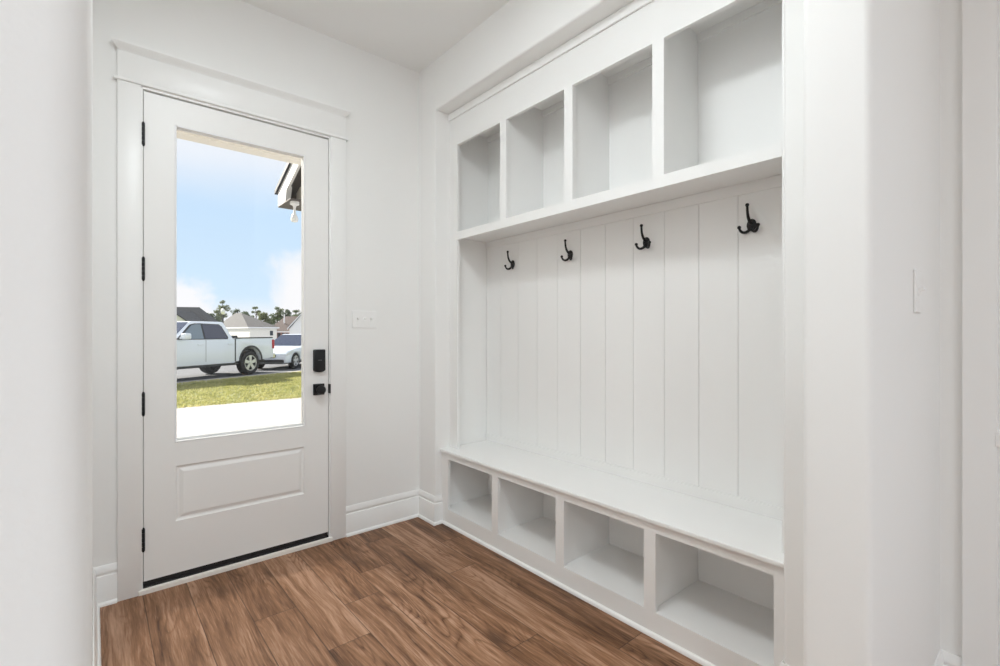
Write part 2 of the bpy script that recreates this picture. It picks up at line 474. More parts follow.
# baseboards (stepped cap) with shoe moulding
BB = [(0.0005, 0.0), (0.015, 0.0), (0.015, 0.134), (0.0135, 0.137), (0.0085, 0.139), (0.0085, 0.145), (0.0115, 0.148), (0.0125, 0.153), (0.0115, 0.162), (0.008, 0.172), (0.0055, 0.183), (0.004, 0.185), (0.0005, 0.185)]
SHOE = [(0.0135, 0.0), (0.0265, 0.0), (0.026, 0.007), (0.0235, 0.013), (0.0195, 0.0165), (0.0135, 0.018)]
def baseboard(name, path, side, shoe_path=None):
    bm = bmesh.new(); sweep(bm, path, BB, side)
    o = struct(obj(name, bm, 'trim', smooth=40))
    b2 = bmesh.new(); sweep(b2, shoe_path or path, SHOE, side)
    obj('shoe_molding', b2, 'trim', o, smooth=40)
    return o
C_L0, C_L1, C_R0, C_R1 = 0.088, 0.181, 1.115, 1.213      # casing edges
baseboard('baseboard_left', [(-2.5, Y0), (XL, Y0), (XL, YD), (C_L0, YD)], -1)
baseboard('baseboard_back', [(C_R1, YD), (XR, YD), (XR, NY1), (1.806, NY1)], -1, [(C_R1, YD), (XR, YD), (XR, NY1), (1.800, NY1)])
baseboard('baseboard_right', [(1.806, NY0), (XR, NY0), (XR, Y1), (XJ, Y1), (XJ, Y0), (XH, Y0), (XH, D2Y1 + 0.02 + CW)], -1)

# ------------------------------------------------------------------ exterior door
bm = bmesh.new()
YC = YD - 0.019
add_box(bm, C_L0, C_L1, YC, YD - 0.0005, 0, 2.497, bev=0.002)
add_box(bm, C_R0, C_R1, YC, YD - 0.0005, 0, 2.497, bev=0.002)
add_box(bm, C_L0 - 0.014, C_R1 + 0.014, YC - 0.008, YD - 0.0005, 2.497, 2.512, bev=0.004)       # fillet bead
add_box(bm, C_L0, C_R1, YC - 0.002, YD - 0.0005, 2.512, 2.640, bev=0.001)                        # frieze
crown = [(0.0005, 2.640), (0.022, 2.640), (0.024, 2.646), (0.030, 2.652), (0.040, 2.662), (0.046, 2.670), (0.046, 2.682), (0.0005, 2.682)]
b2 = bmesh.new()
sweep(b2, [(C_L0 + 0.018, YD), (C_R1 - 0.018, YD)], crown, -1)
for v in b2.verts:      # mitred returns: the cap grows sideways as it grows forward
    off = YD - v.co.y
    v.co.x += (-1 if v.co.x < 0.6 else 1) * max(0.0, off - 0.006)
merge(bm, b2)
struct(obj('trim_1', bm, 'trim', smooth=35))

door = struct(empty('door_1', (0.648, YD, 0)))
def dbox(name, lst, mat, parent=door, bev=0.0015):
    bm = bmesh.new()
    for b in lst: add_box(bm, b[0] - 0.648, b[1] - 0.648, b[2] - YD, b[3] - YD, b[4], b[5], bev=bev)
    return obj(name, bm, mat, parent)
# frame (jambs and head, stop)
dbox('door_frame', [(DX0 - 0.019, DX0, YD - 0.012, YD + 0.15, 0.02, DZ + 0.019), (DX1, DX1 + 0.019, YD - 0.012, YD + 0.15, 0.02, DZ + 0.019),
                    (DX0 - 0.019, DX1 + 0.019, YD - 0.012, YD + 0.15, DZ, DZ + 0.019),
                    (DX0, DX0 + 0.013, YD + 0.05, YD + 0.09, 0.02, DZ), (DX1 - 0.013, DX1, YD + 0.05, YD + 0.09, 0.02, DZ),
                    (DX0, DX1, YD + 0.05, YD + 0.09, DZ - 0.013, DZ)], 'trim')
dbox('threshold', [(DX0 - 0.019, DX1 + 0.019, YD - 0.024, YD + 0.16, -0.002, 0.024)], 'soffit', bev=0.004)
dbox('threshold_cap', [(DX0 + 0.001, DX1 - 0.001, YD - 0.006, YD + 0.10, 0.022, 0.033)], 'rubber', bev=0.002)
SX0, SX1, SB, ST = 0.1905, 1.1055, 0.056, 2.478
GX0, GX1, GZ0, GZ1 = 0.318, 0.968, 0.722, 2.348
PX0, PX1, PZ0, PZ1 = 0.308, 0.990, 0.318, 0.608
Yf, Yb = YD - 0.002, YD + 0.043
# slab: stiles and rails round the glass and the panel
dbox('sweep_strip', [(SX0 + 0.003, SX1 - 0.003, Yf + 0.004, Yb - 0.004, 0.034, SB)], 'rubber', bev=0.001)
bm = bmesh.new()
def sl(x0, x1, z0, z1): add_box(bm, x0 - 0.648, x1 - 0.648, Yf - YD, Yb - YD, z0, z1)
sl(SX0, GX0, SB, ST); sl(GX1, SX1, SB, ST); sl(GX0, GX1, GZ1, ST); sl(GX0, GX1, PZ1, GZ0); sl(GX0, GX1, SB, PZ0)
bmesh.ops.remove_doubles(bm, verts=bm.verts[:], dist=1e-5)
slab = obj('door_slab', bm, 'door', door)
# embossed lower panel: sunken ogee moulding and raised field
def frame_loft(bm, x0, x1, z0, z1, prof):
    """prof [(inset, y)] rectangular rings from outside in, last one filled"""
    rings = []
    for ins, y in prof:
        rings.append([bm.verts.new((x - 0.648, y - YD, z)) for x, z in ((x0 + ins, z0 + ins), (x1 - ins, z0 + ins), (x1 - ins, z1 - ins), (x0 + ins, z1 - ins))])
    for a, b in zip(rings, rings[1:]):
        for i in range(4):
            bm.faces.new([a[i], a[(i + 1) % 4], b[(i + 1) % 4], b[i]])
    bm.faces.new(rings[-1])
bm = bmesh.new()
frame_loft(bm, GX0, GX1, PZ0, PZ1, [(-0.002, Yf + 0.0045), (0.0, Yf), (0.004, Yf), (0.008, Yf + 0.006), (0.013, Yf + 0.0085), (0.02, Yf + 0.0085), (0.028, Yf + 0.0045), (0.036, Yf + 0.001), (0.040, Yf + 0.0005)])
frame_loft(bm, GX0, GX1, PZ0, PZ1, [(-0.002, Yb - 0.001), (0.0, Yb - 0.001)])
obj('door_panel', bm, 'door', door)
# glazing bead and glass
bm = bmesh.new()
def ring_frame(bm, x0, x1, z0, z1, wdt, y0, y1, bev=0.003):
    for b in ((x0, x0 + wdt, z0, z1), (x1 - wdt, x1, z0, z1), (x0 + wdt, x1 - wdt, z0, z0 + wdt), (x0 + wdt, x1 - wdt, z1 - wdt, z1)):
        add_box(bm, b[0] - 0.648, b[1] - 0.648, y0 - YD, y1 - YD, b[2], b[3], bev=bev)
ring_frame(bm, GX0, GX1, GZ0, GZ1, 0.0085, Yf - 0.001, Yf + 0.018)
ring_frame(bm, GX0, GX1, GZ0, GZ1, 0.0085, Yb - 0.018, Yb + 0.001)
add_box(bm, GX0 - 0.648, GX1 - 0.648, Yb - YD - 0.018, Yb - YD + 0.008, GZ0 + 0.008, GZ0 + 0.019, bev=0.002)
obj('glazing_bead', bm, 'fascia', door)
dbox('glass_pane', [(GX0 + 0.001, GX1 - 0.001, YD + 0.018, YD + 0.024, GZ0 + 0.001, GZ1 - 0.001)], 'glass', bev=0)
# hinges
for z in (2.264, 1.600, 0.934, 0.265):
    bm = bmesh.new()
    c = Vector((0.1885 - 0.648, -0.0095, z))
    for k in range(5):
        h = 0.110 / 5
        add_lathe(bm, [(0, -h / 2 + 0.0006), (0.0066, -h / 2 + 0.0006), (0.007, -h / 2 + 0.0014), (0.007, h / 2 - 0.0014), (0.0066, h / 2 - 0.0006), (0, h / 2 - 0.0006)], 14,
                  Matrix.Translation(c + Vector((0, 0, (k - 2) * h))))
    for sgn in (-1, 1):
        add_ball(bm, c + Vector((0, 0, sgn * 0.056)), 0.0052, sub=2)
    add_box(bm, c.x - 0.001, c.x + 0.001, 0.0, 0.03, z - 0.055, z + 0.055)
    obj('hinge', bm, 'black', door, smooth=35)
# keypad deadbolt
bm = bmesh.new()
kx0, kx1, kz0, kz1 = 1.013, 1.081, 1.046, 1.184
pts = [(kx0 - 0.648 + 0.004, kz1), (kx0 - 0.648, kz1 - 0.004), (kx0 - 0.648, kz0 + 0.012)] + \
      [(kx0 - 0.648 + (kx1 - kx0) * t, kz0 + 0.012 - 0.012 * math.sin(PI * t) ** 0.6) for t in [i / 10 for i in range(1, 10)]] + \
      [(kx1 - 0.648, kz0 + 0.012), (kx1 - 0.648, kz1 - 0.004), (kx1 - 0.648 - 0.004, kz1)]
add_prism(bm, pts, 'y', -0.028, -0.002, bev=0.003)
db = obj('keypad_deadbolt', bm, 'black', door, smooth=35)
dbox('emblem_strip', [(1.036, 1.058, YD - 0.0287, YD - 0.0275, 1.118, 1.1215)], 'grey_mark', db, bev=0)
# square rosette and round knob
rz = dbox('knob_rosette', [(1.013, 1.081, YD - 0.012, YD - 0.002, 0.907, 0.975)], 'black', bev=0.003)
bm = bmesh.new()
add_lathe(bm, [(0, 0.066), (0.012, 0.0655), (0.022, 0.0625), (0.0265, 0.056), (0.0275, 0.049), (0.0255, 0.041), (0.018, 0.033), (0.0115, 0.027), (0.0105, 0.012), (0.017, 0.010)],
          28, Matrix.Translation((1.047 - 0.648, -0.0, 0.941)) @ Matrix.Rotation(PI / 2, 4, 'X'))
kb = obj('door_knob', bm, 'black', rz, smooth=35)
dbox('strike_plate', [(1.1075, 1.117, YD - 0.0205, YD + 0.03, 0.912, 0.970)], 'black', bev=0.003)
# outside lever rose so that the lock is a whole lock
dbox('outer_rosette', [(1.013, 1.081, Yb, Yb + 0.012, 0.907, 0.975)], 'black', bev=0.003)

# ------------------------------------------------------------------ built-in: bench, panelling, cubby cabinet
BAY0, BAYW, DIV = 0.651, 0.460, 0.056
bays = [(BAY0 + k * (BAYW + DIV), BAY0 + k * (BAYW + DIV) + BAYW) for k in range(4)]
XF = 1.806; XB = 2.205
bench = tag(empty('storage_bench', (XF, (NY0 + NY1) / 2, 0)), 'white built-in mudroom bench with four open shoe cubbies along the floor', 'bench')
cyb = (NY0 + NY1) / 2
def rel(lst, ox, oy): return [(b[0] - ox, b[1] - ox, b[2] - oy, b[3] - oy, b[4], b[5]) for b in lst]
def bpart(name, lst, mat='cab', parent=None, bev=0.0015):
    return boxes(name, rel(lst, XF, cyb), mat, parent or bench, bev)
e = 0.001
BT = 0.500
bpart('seat_top', [(1.790, 2.2, NY0 + e, NY1 - e, BT - 0.019, BT)], bev=0.004)
zb0, zb1 = 0.104, 0.440
ff = [(XF, XF + 0.019, NY0 + e, NY1 - e, zb1, BT - 0.019), (XF, XF + 0.019, NY0 + e, NY1 - e, 0.0, zb0)]
edges = [NY0 + e] + [v for b in bays for v in b] + [NY1 - e]
for i in range(0, len(edges), 2):
    ff.append((XF, XF + 0.019, edges[i], edges[i + 1], zb0, zb1))
bpart('face_frame', ff, bev=0)
bpart('bench_floor', [(XF + 0.0185, XB, NY0 + 0.014, NY1 - 0.014, zb0 - 0.019, zb0)])
bpart('back_panel', [(XB, XB + 0.012, NY0 + 0.002, NY1 - 0.002, 0.0, BT - 0.019)])
for y in (NY0 + e, NY1 - 0.013):
    bpart('side_panel', [(XF + 0.019, XB, y, y + 0.012, 0.0, BT - 0.019)])
for k in range(3):
    ym = bays[k][1] + DIV / 2
    bpart('divider', [(XF + 0.019, XB, ym - 0.0105, ym + 0.0105, zb0, BT - 0.019)])
bm = bmesh.new()
sweep(bm, [(XF - XF, NY0 + 0.028 - cyb), (0, NY1 - 0.028 - cyb)], [(o - 0.0135, z) for o, z in SHOE], 1)
obj('shoe_molding', bm, 'trim', bench, smooth=40)

# panelling behind the bench
PXf = 2.192
panel = tag(empty('wall_paneling', (PXf, cyb, BT)), 'white vertical board panelling between the bench and the upper cubbies', 'paneling')
def ppart(name, lst, bev=0.0015, mat='cab'):
    bm = bmesh.new()
    for b in lst: add_box(bm, b[0] - PXf, b[1] - PXf, b[2] - cyb, b[3] - cyb, b[4] - BT, b[5] - BT, bev=bev)
    return obj(name, bm, mat, panel)
ys = [NY0 + 0.002] + [0.758 + 0.1817 * k for k in range(11)] + [NY1 - 0.002]
gap = 0.0009
bd = [(PXf + 0.006, PXf + 0.016, a + (gap if i else 0), b - gap, BT + 0.0005, 1.948) for i, (a, b) in enumerate(zip(ys, ys[1:]))]
ppart('vertical_boards', bd, bev=0.0009)
ppart('backing_board', [(PXf + 0.0162, PXf + 0.022, NY0 + 0.002, NY1 - 0.002, BT + 0.0005, 1.948)])
ppart('top_rail', [(PXf - 0.002, PXf + 0.008, NY0 + 0.002, NY1 - 0.002, 1.898, 1.947)], bev=0)
ppart('bottom_rail', [(PXf - 0.002, PXf + 0.008, NY0 + 0.002, NY1 - 0.002, BT + 0.0005, 0.553)], bev=0)

# upper cabinet
XU = 1.871
cab = tag(empty('cubby_cabinet', (XU, cyb, 1.914)), 'white upper cabinet of four open square cubbies above the coat hooks', 'cabinet')
def upart(name, lst, bev=0.0015, mat='cab'):
    bm = bmesh.new()
    for b in lst: add_box(bm, b[0] - XU, b[1] - XU, b[2] - cyb, b[3] - cyb, b[4] - 1.914, b[5] - 1.914, bev=bev)
    return obj(name, bm, mat, cab)
ZS0, ZS1, ZO, ZT = 1.914, 1.966, 2.555, SZ - 0.001
SL = 2.645       # inner edge of the far stile, which runs from the bench up to the header
ff = [(XU, XU + 0.019, NY0 + e, NY1 - e, ZO, ZT), (XU - 0.002, XU + 0.019, bays[0][0] - 0.004, SL, ZS0, ZS1),
      (XU, XU + 0.019, SL, NY1 - e, BT + 0.0005, ZO), (XU, XU + 0.019, NY0 + e, bays[0][0] - 0.004, BT + 0.0005, ZO)]
for k in range(3):
    ff.append((XU, XU + 0.019, bays[k][1], bays[k + 1][0], ZS1, ZO))
upart('face_frame', ff, bev=0)
upart('cornice_strip', [(XU - 0.012, XU, NY0 + e, NY1 - e, 2.738, ZT)], bev=0.003)
upart('bottom_shelf', [(XU + 0.019, XB + 0.012, NY0 + 0.002, NY1 - 0.002, 1.948, ZS1)])
upart('back_panel', [(XB, XB + 0.012, NY0 + 0.002, NY1 - 0.002, ZS1, 2.71)])
upart('top_panel', [(XU + 0.019, XB + 0.012, NY0 + 0.002, NY1 - 0.002, 2.71, 2.728)])
upart('nailer_rail', [(XB - 0.012, XB, NY0 + 0.014, NY1 - 0.014, 2.672, 2.71)])
for y in (NY0 + e, NY1 - 0.013):
    upart('side_panel', [(XU + 0.019, XB, y, y + 0.012, ZS1, 2.71)])
for k in range(3):
    ym = bays[k][1] + DIV / 2
    upart('divider', [(XU + 0.019, XB, ym - 0.0105, ym + 0.0105, ZS1, 2.71)])

# ------------------------------------------------------------------ coat hooks
def make_hook():
    """base on the panel: local x points away from the wall toward the room (-X world)"""
    root = empty('coat_hook', (0, 0, 0))
    bm = bmesh.new()      # oval domed back plate
    add_lathe(bm, [(0, 0.0125), (0.006, 0.0123), (0.0105, 0.0112), (0.0135, 0.0085), (0.0150, 0.0055), (0.0178, 0.0045), (0.0205, 0.003), (0.0205, 0.0)], 28,
              Matrix.Rotation(-PI / 2, 4, 'Y') @ Matrix.Diagonal((1.30, 1.0, 1.0, 1)))
    obj('back_plate', bm, 'black', root, smooth=40)
    bm = bmesh.new()
    add_tube(bm, bez((-0.006, 0, 0.004), (-0.036, 0, 0.016), (-0.046, 0, 0.036), (-0.047, 0, 0.076), 14), [0.0074 - 0.0024 * i / 14 for i in range(15)], 12)
    add_ball(bm, (-0.047, 0, 0.080), 0.0082)
    obj('upper_prong', bm, 'black', root, smooth=60)
    for sg in (-1, 1):
        bm = bmesh.new()
        add_tube(bm, bez((-0.007, 0, -0.010), (-0.012, sg * 0.012, -0.040), (-0.030, sg * 0.034, -0.040), (-0.034, sg * 0.0385, -0.014), 14), [0.0072 - 0.002 * i / 14 for i in range(15)], 12)
        add_ball(bm, (-0.0345, sg * 0.039, -0.010), 0.0082)
        obj('lower_prong', bm, 'black', root, smooth=60)
    for dz in (0.0165, -0.0165):
        bm = bmesh.new()
        add_ball(bm, (-0.006, 0, dz), 0.0038, (0.6, 1, 1))
        obj('mounting_screw', bm, 'black', root, smooth=60)
    return root
hook = make_hook()
hook_y = (2.447, 1.926, 1.404, 0.881)
hl = ('black three-prong coat hook on the board panelling, nearest to the exterior door',
      'black three-prong coat hook on the panelling, second counting from the exterior door',
      'black three-prong coat hook on the panelling, third counting from the exterior door',
      'black three-prong coat hook on the panelling, farthest from the exterior door and largest in view')
for i, y in enumerate(hook_y):
    h = hook if i == 0 else copy_tree(hook)
    h.location = (PXf + 0.006, y, 1.757)
    tag(h, hl[i], 'coat hook', 'coat hooks on the board panelling')

# ------------------------------------------------------------------ switches
def switch_plate(name, gangs, w, h, label):
    root = empty(name)
    tag(root, label, 'light switch')
    bm = bmesh.new()
    add_box(bm, -w / 2, w / 2, -0.006, 0, -h / 2, h / 2, bev=0.003)
    obj('cover_plate', bm, 'plate', root)
    for k in range(gangs):
        x = (k - (gangs - 1) / 2) * 0.046
        bm = bmesh.new()
        add_box(bm, x - 0.0065, x + 0.0065, -0.008, -0.005, -0.0135, 0.0135, bev=0.001)
        t = bmesh.new(); add_box(t, -0.0045, 0.0045, -0.014, 0, -0.005, 0.005, bev=0.001)
        merge(bm, t, Matrix.Translation((x, -0.006, 0.002)) @ Matrix.Rotation(math.radians(-28), 4, 'X'))
        tg = obj('toggle', bm, 'plate', root)
        for dz in (0.03, -0.03):
            bm = bmesh.new()
            add_ball(bm, (x, -0.006, dz), 0.003, (1, 0.4, 1))
            obj('screw', bm, 'plate', root, smooth=60)
    return root
s = switch_plate('toggle_switch_plate', 3, 0.165, 0.112, 'white three-gang toggle switch plate on the wall beside the exterior door')
s.location = (1.342, YD, 1.372)
s = switch_plate('toggle_switch_plate', 1, 0.085, 0.125, 'white single toggle switch plate on the wall end right of the built-in')
s.location = (1.83, Y0, 1.405)

# ------------------------------------------------------------------ ceiling lights
def ceiling_light(loc, r, watt, label, col=(0.89, 0.965, 1.0)):
    root = empty('ceiling_light', loc)
    tag(root, label, 'ceiling light', 'flush ceiling lights')
    bm = bmesh.new()
    add_lathe(bm, [(r + 0.02, 0.0), (r + 0.022, -0.01), (r + 0.012, -0.026), (r, -0.03), (r, -0.02), (r, 0)], 40)
    obj('trim_ring', bm, 'trim', root, smooth=35)
    bm = bmesh.new()
    add_lathe(bm, [(0, -0.026), (r * 0.7, -0.025), (r, -0.018)], 40)
    obj('diffuser', bm, 'lamp_on', root, smooth=35)
    L = bpy.data.lights.new('lamp', 'AREA'); L.shape = 'DISK'; L.size = 2 * r; L.energy = watt; L.color = col
    lo = bpy.data.objects.new('lamp', L); COL.objects.link(lo); lo.parent = root; lo.location = (0, 0, -0.034)
    return root
ceiling_light((0.45, 1.20, CEIL), 0.30, 20.5, 'round flush ceiling light over the mudroom floor')
ceiling_light((-1.3, -2.3, CEIL), 0.30, 33, 'added round fill light on the hall ceiling, farther from the white hall door')  # both hall lamps are unseen, added as fill from behind the camera
ceiling_light((0.35, -2.3, CEIL), 0.30, 33, 'added round fill light on the hall ceiling, nearer to the white hall door')

# ------------------------------------------------------------------ outside
GZ = -0.20
rt = Vector((0.76159, -0.64806, 0)); fw = Vector((0.64806, 0.76159, 0))
F_PX = 478.3
def at(px, d, z=GZ):
    """world point at image column px and depth d (used only to lay the street out in plan)"""
    p = rt * ((px - 500) / F_PX * d) + fw * d
    return Vector((p.x, p.y, z))

struct(boxes('porch_slab', [(-3.0, 4.2, YD + 0.14, 5.9, -0.35, -0.03)], 'concrete', bev=0.01))
struct(boxes('driveway', [(-14, 16, 5.9, 11.35, -0.45, GZ)], 'concrete', bev=0))
# road edge line runs from A to B
u2 = Vector((0.893, 0.450, 0)).normalized(); nrm = Vector((u2.y, -u2.x, 0))
A = at(177, 14.06)
pA, pB = A - u2 * 22, A + u2 * 45
bm = bmesh.new()
add_prism(bm, [(-14, 11.35), (26, 11.35), (pB.x, pB.y), (pA.x, pA.y)] if pA.y > 11.35 else
          [(A.x - u2.x * 11, 11.36), (40, 11.36), (pB.x, pB.y)], 'z', GZ - 0.2, GZ)
struct(obj('lawn_ground', bm, 'earth'))
# curb, street, land beyond
def strip(name, a, b, mat, z, thick=0.2):
    """strip of ground from distance a to b beyond the lawn edge"""
    q = [A - u2 * 40 - nrm * a, A + u2 * 60 - nrm * a, A + u2 * 60 - nrm * b, A - u2 * 40 - nrm * b]
    bm = bmesh.new(); add_prism(bm, [(p.x, p.y) for p in q], 'z', z - thick, z)
    return struct(obj(name, bm, mat))
strip('curb', 0.0, 0.35, 'concrete', GZ + 0.01)
strip('street', 0.35, 9.0, 'asphalt', GZ - 0.005)
strip('land', 9.0, 320.0, 'earth', GZ)

# grass: blades over the part of the lawn the door shows
bm = bmesh.new()
rnd = random.Random(3)
cnt = 0
while cnt < 15000:
    x = rnd.uniform(0.6, 8.5); y = rnd.uniform(11.3, 20.5)
    p = Vector((x, y, 0))
    if (p - A).dot(-nrm) > -0.02: continue
    if x / y < 0.085 or x / y > 0.36: continue
    cnt += 1
    a = rnd.uniform(0, 2 * PI); h = rnd.uniform(0.02, 0.055); wd = rnd.uniform(0.010, 0.02)
    dx, dy = math.cos(a) * wd, math.sin(a) * wd
    lx, ly = rnd.uniform(-0.05, 0.05), rnd.uniform(-0.05, 0.05)
    v = [bm.verts.new((x - dx, y - dy, GZ)), bm.verts.new((x + dx, y + dy, GZ)), bm.verts.new((x + lx, y + ly, GZ + h))]
    bm.faces.new(v)
me = bpy.data.meshes.new('grass'); bm.to_mesh(me); bm.free()
go = link('grass', me, 'grass')
tag(go, 'short yellow green lawn between the driveway and the street', 'grass', kind='stuff')

# --- wheels
def make_wheel(parent, loc, r, wd, side):
    """axis along local y; side -1 -> outer face toward -y"""
    R = Matrix.Rotation(PI / 2 * (1 if side < 0 else -1), 4, 'X')
    T = Matrix.Translation(loc) @ R
    bm = bmesh.new()
    add_lathe(bm, [(r * 0.62, wd * 0.42), (r * 0.70, wd * 0.5), (r * 0.90, wd * 0.5), (r * 0.985, wd * 0.40), (r, wd * 0.25), (r, -wd * 0.25), (r * 0.985, -wd * 0.4), (r * 0.9, -wd * 0.5), (r * 0.6, -wd * 0.5)], 36, T)
    ty = obj('wheel', bm, 'tyre', parent, smooth=40)
    bm = bmesh.new()
    add_lathe(bm, [(0, wd * 0.20), (r * 0.56, wd * 0.16), (r * 0.60, wd * 0.3), (r * 0.61, wd * 0.46), (r * 0.65, wd * 0.46), (r * 0.65, -wd * 0.3)], 36, T)
    rim = obj('wheel_dish', bm, 'dark_plastic', ty, smooth=40)
    bm = bmesh.new()
    for k in range(5):
        t = bmesh.new()
        add_prism(t, [(-r * 0.11, r * 0.08), (r * 0.11, r * 0.08), (r * 0.15, r * 0.62), (-r * 0.15, r * 0.62)], 'z', wd * 0.30, wd * 0.44)
        merge(bm, t, T @ Matrix.Rotation(2 * PI * k / 5, 4, 'Z'))
    add_lathe(bm, [(0, wd * 0.48), (r * 0.14, wd * 0.47), (r * 0.17, wd * 0.3)], 20, T)
    add_lathe(bm, [(r * 0.58, wd * 0.30), (r * 0.60, wd * 0.47), (r * 0.655, wd * 0.47), (r * 0.66, wd * 0.3)], 36, T)
    obj('alloy_rim', bm, 'alloy', ty, smooth=30)
    return ty

def side_body(name, prof, w, mat, parent, bev=0.03):
    """side silhouette (x,z) extruded across the width"""
    bm = bmesh.new()
    add_prism(bm, prof, 'y', -w, w, bev=bev)
    return obj(name, bm, mat, parent, smooth=32)

def arch(cx, cz, r, n=12):
    """wheel arch over the top from -x side to +x side"""
    return [(cx - r * math.cos(PI * i / n), cz + r * math.sin(PI * i / n)) for i in range(n + 1)]

def greenhouse(name, base, top, w0, w1, z0, z1, mat, parent, bev=0.04):
    """base/top = (x0,x1) at heights z0,z1, half widths w0,w1"""
    bm = bmesh.new()
    lo = [bm.verts.new((x, y, z0)) for x, y in ((base[0], -w0), (base[1], -w0), (base[1], w0), (base[0], w0))]
    hi = [bm.verts.new((x, y, z1)) for x, y in ((top[0], -w1), (top[1], -w1), (top[1], w1), (top[0], w1))]
    bm.faces.new(lo); bm.faces.new(hi)
    for i in range(4): bm.faces.new([lo[i], lo[(i + 1) % 4], hi[(i + 1) % 4], hi[i]])
    bmesh.ops.recalc_face_normals(bm, faces=bm.faces[:])
    if bev: bmesh.ops.bevel(bm, geom=[e_ for e_ in bm.edges if not all(v in lo for v in e_.verts)], offset=bev, segments=3, profile=0.5, affect='EDGES')
    return obj(name, bm, mat, parent, smooth=40)

def side_glass(name, poly, w0, w1, z0, z1, out, mat, parent):
    """window polygon (x,z) laid on both sloping cabin sides, a few mm thick"""
    def yy(z, o): return w0 + (w1 - w0) * (z - z0) / (z1 - z0) + o
    for sg in (-1, 1):
        bm = bmesh.new()
        a = [bm.verts.new((x, sg * yy(z, out), z)) for x, z in poly]
        b = [bm.verts.new((x, sg * yy(z, -0.02), z)) for x, z in poly]
        bm.faces.new(a); bm.faces.new(b)
        for i in range(len(poly)):
            j = (i + 1) % len(poly)
            bm.faces.new([a[i], a[j], b[j], b[i]])
        obj(name, bm, mat, parent)

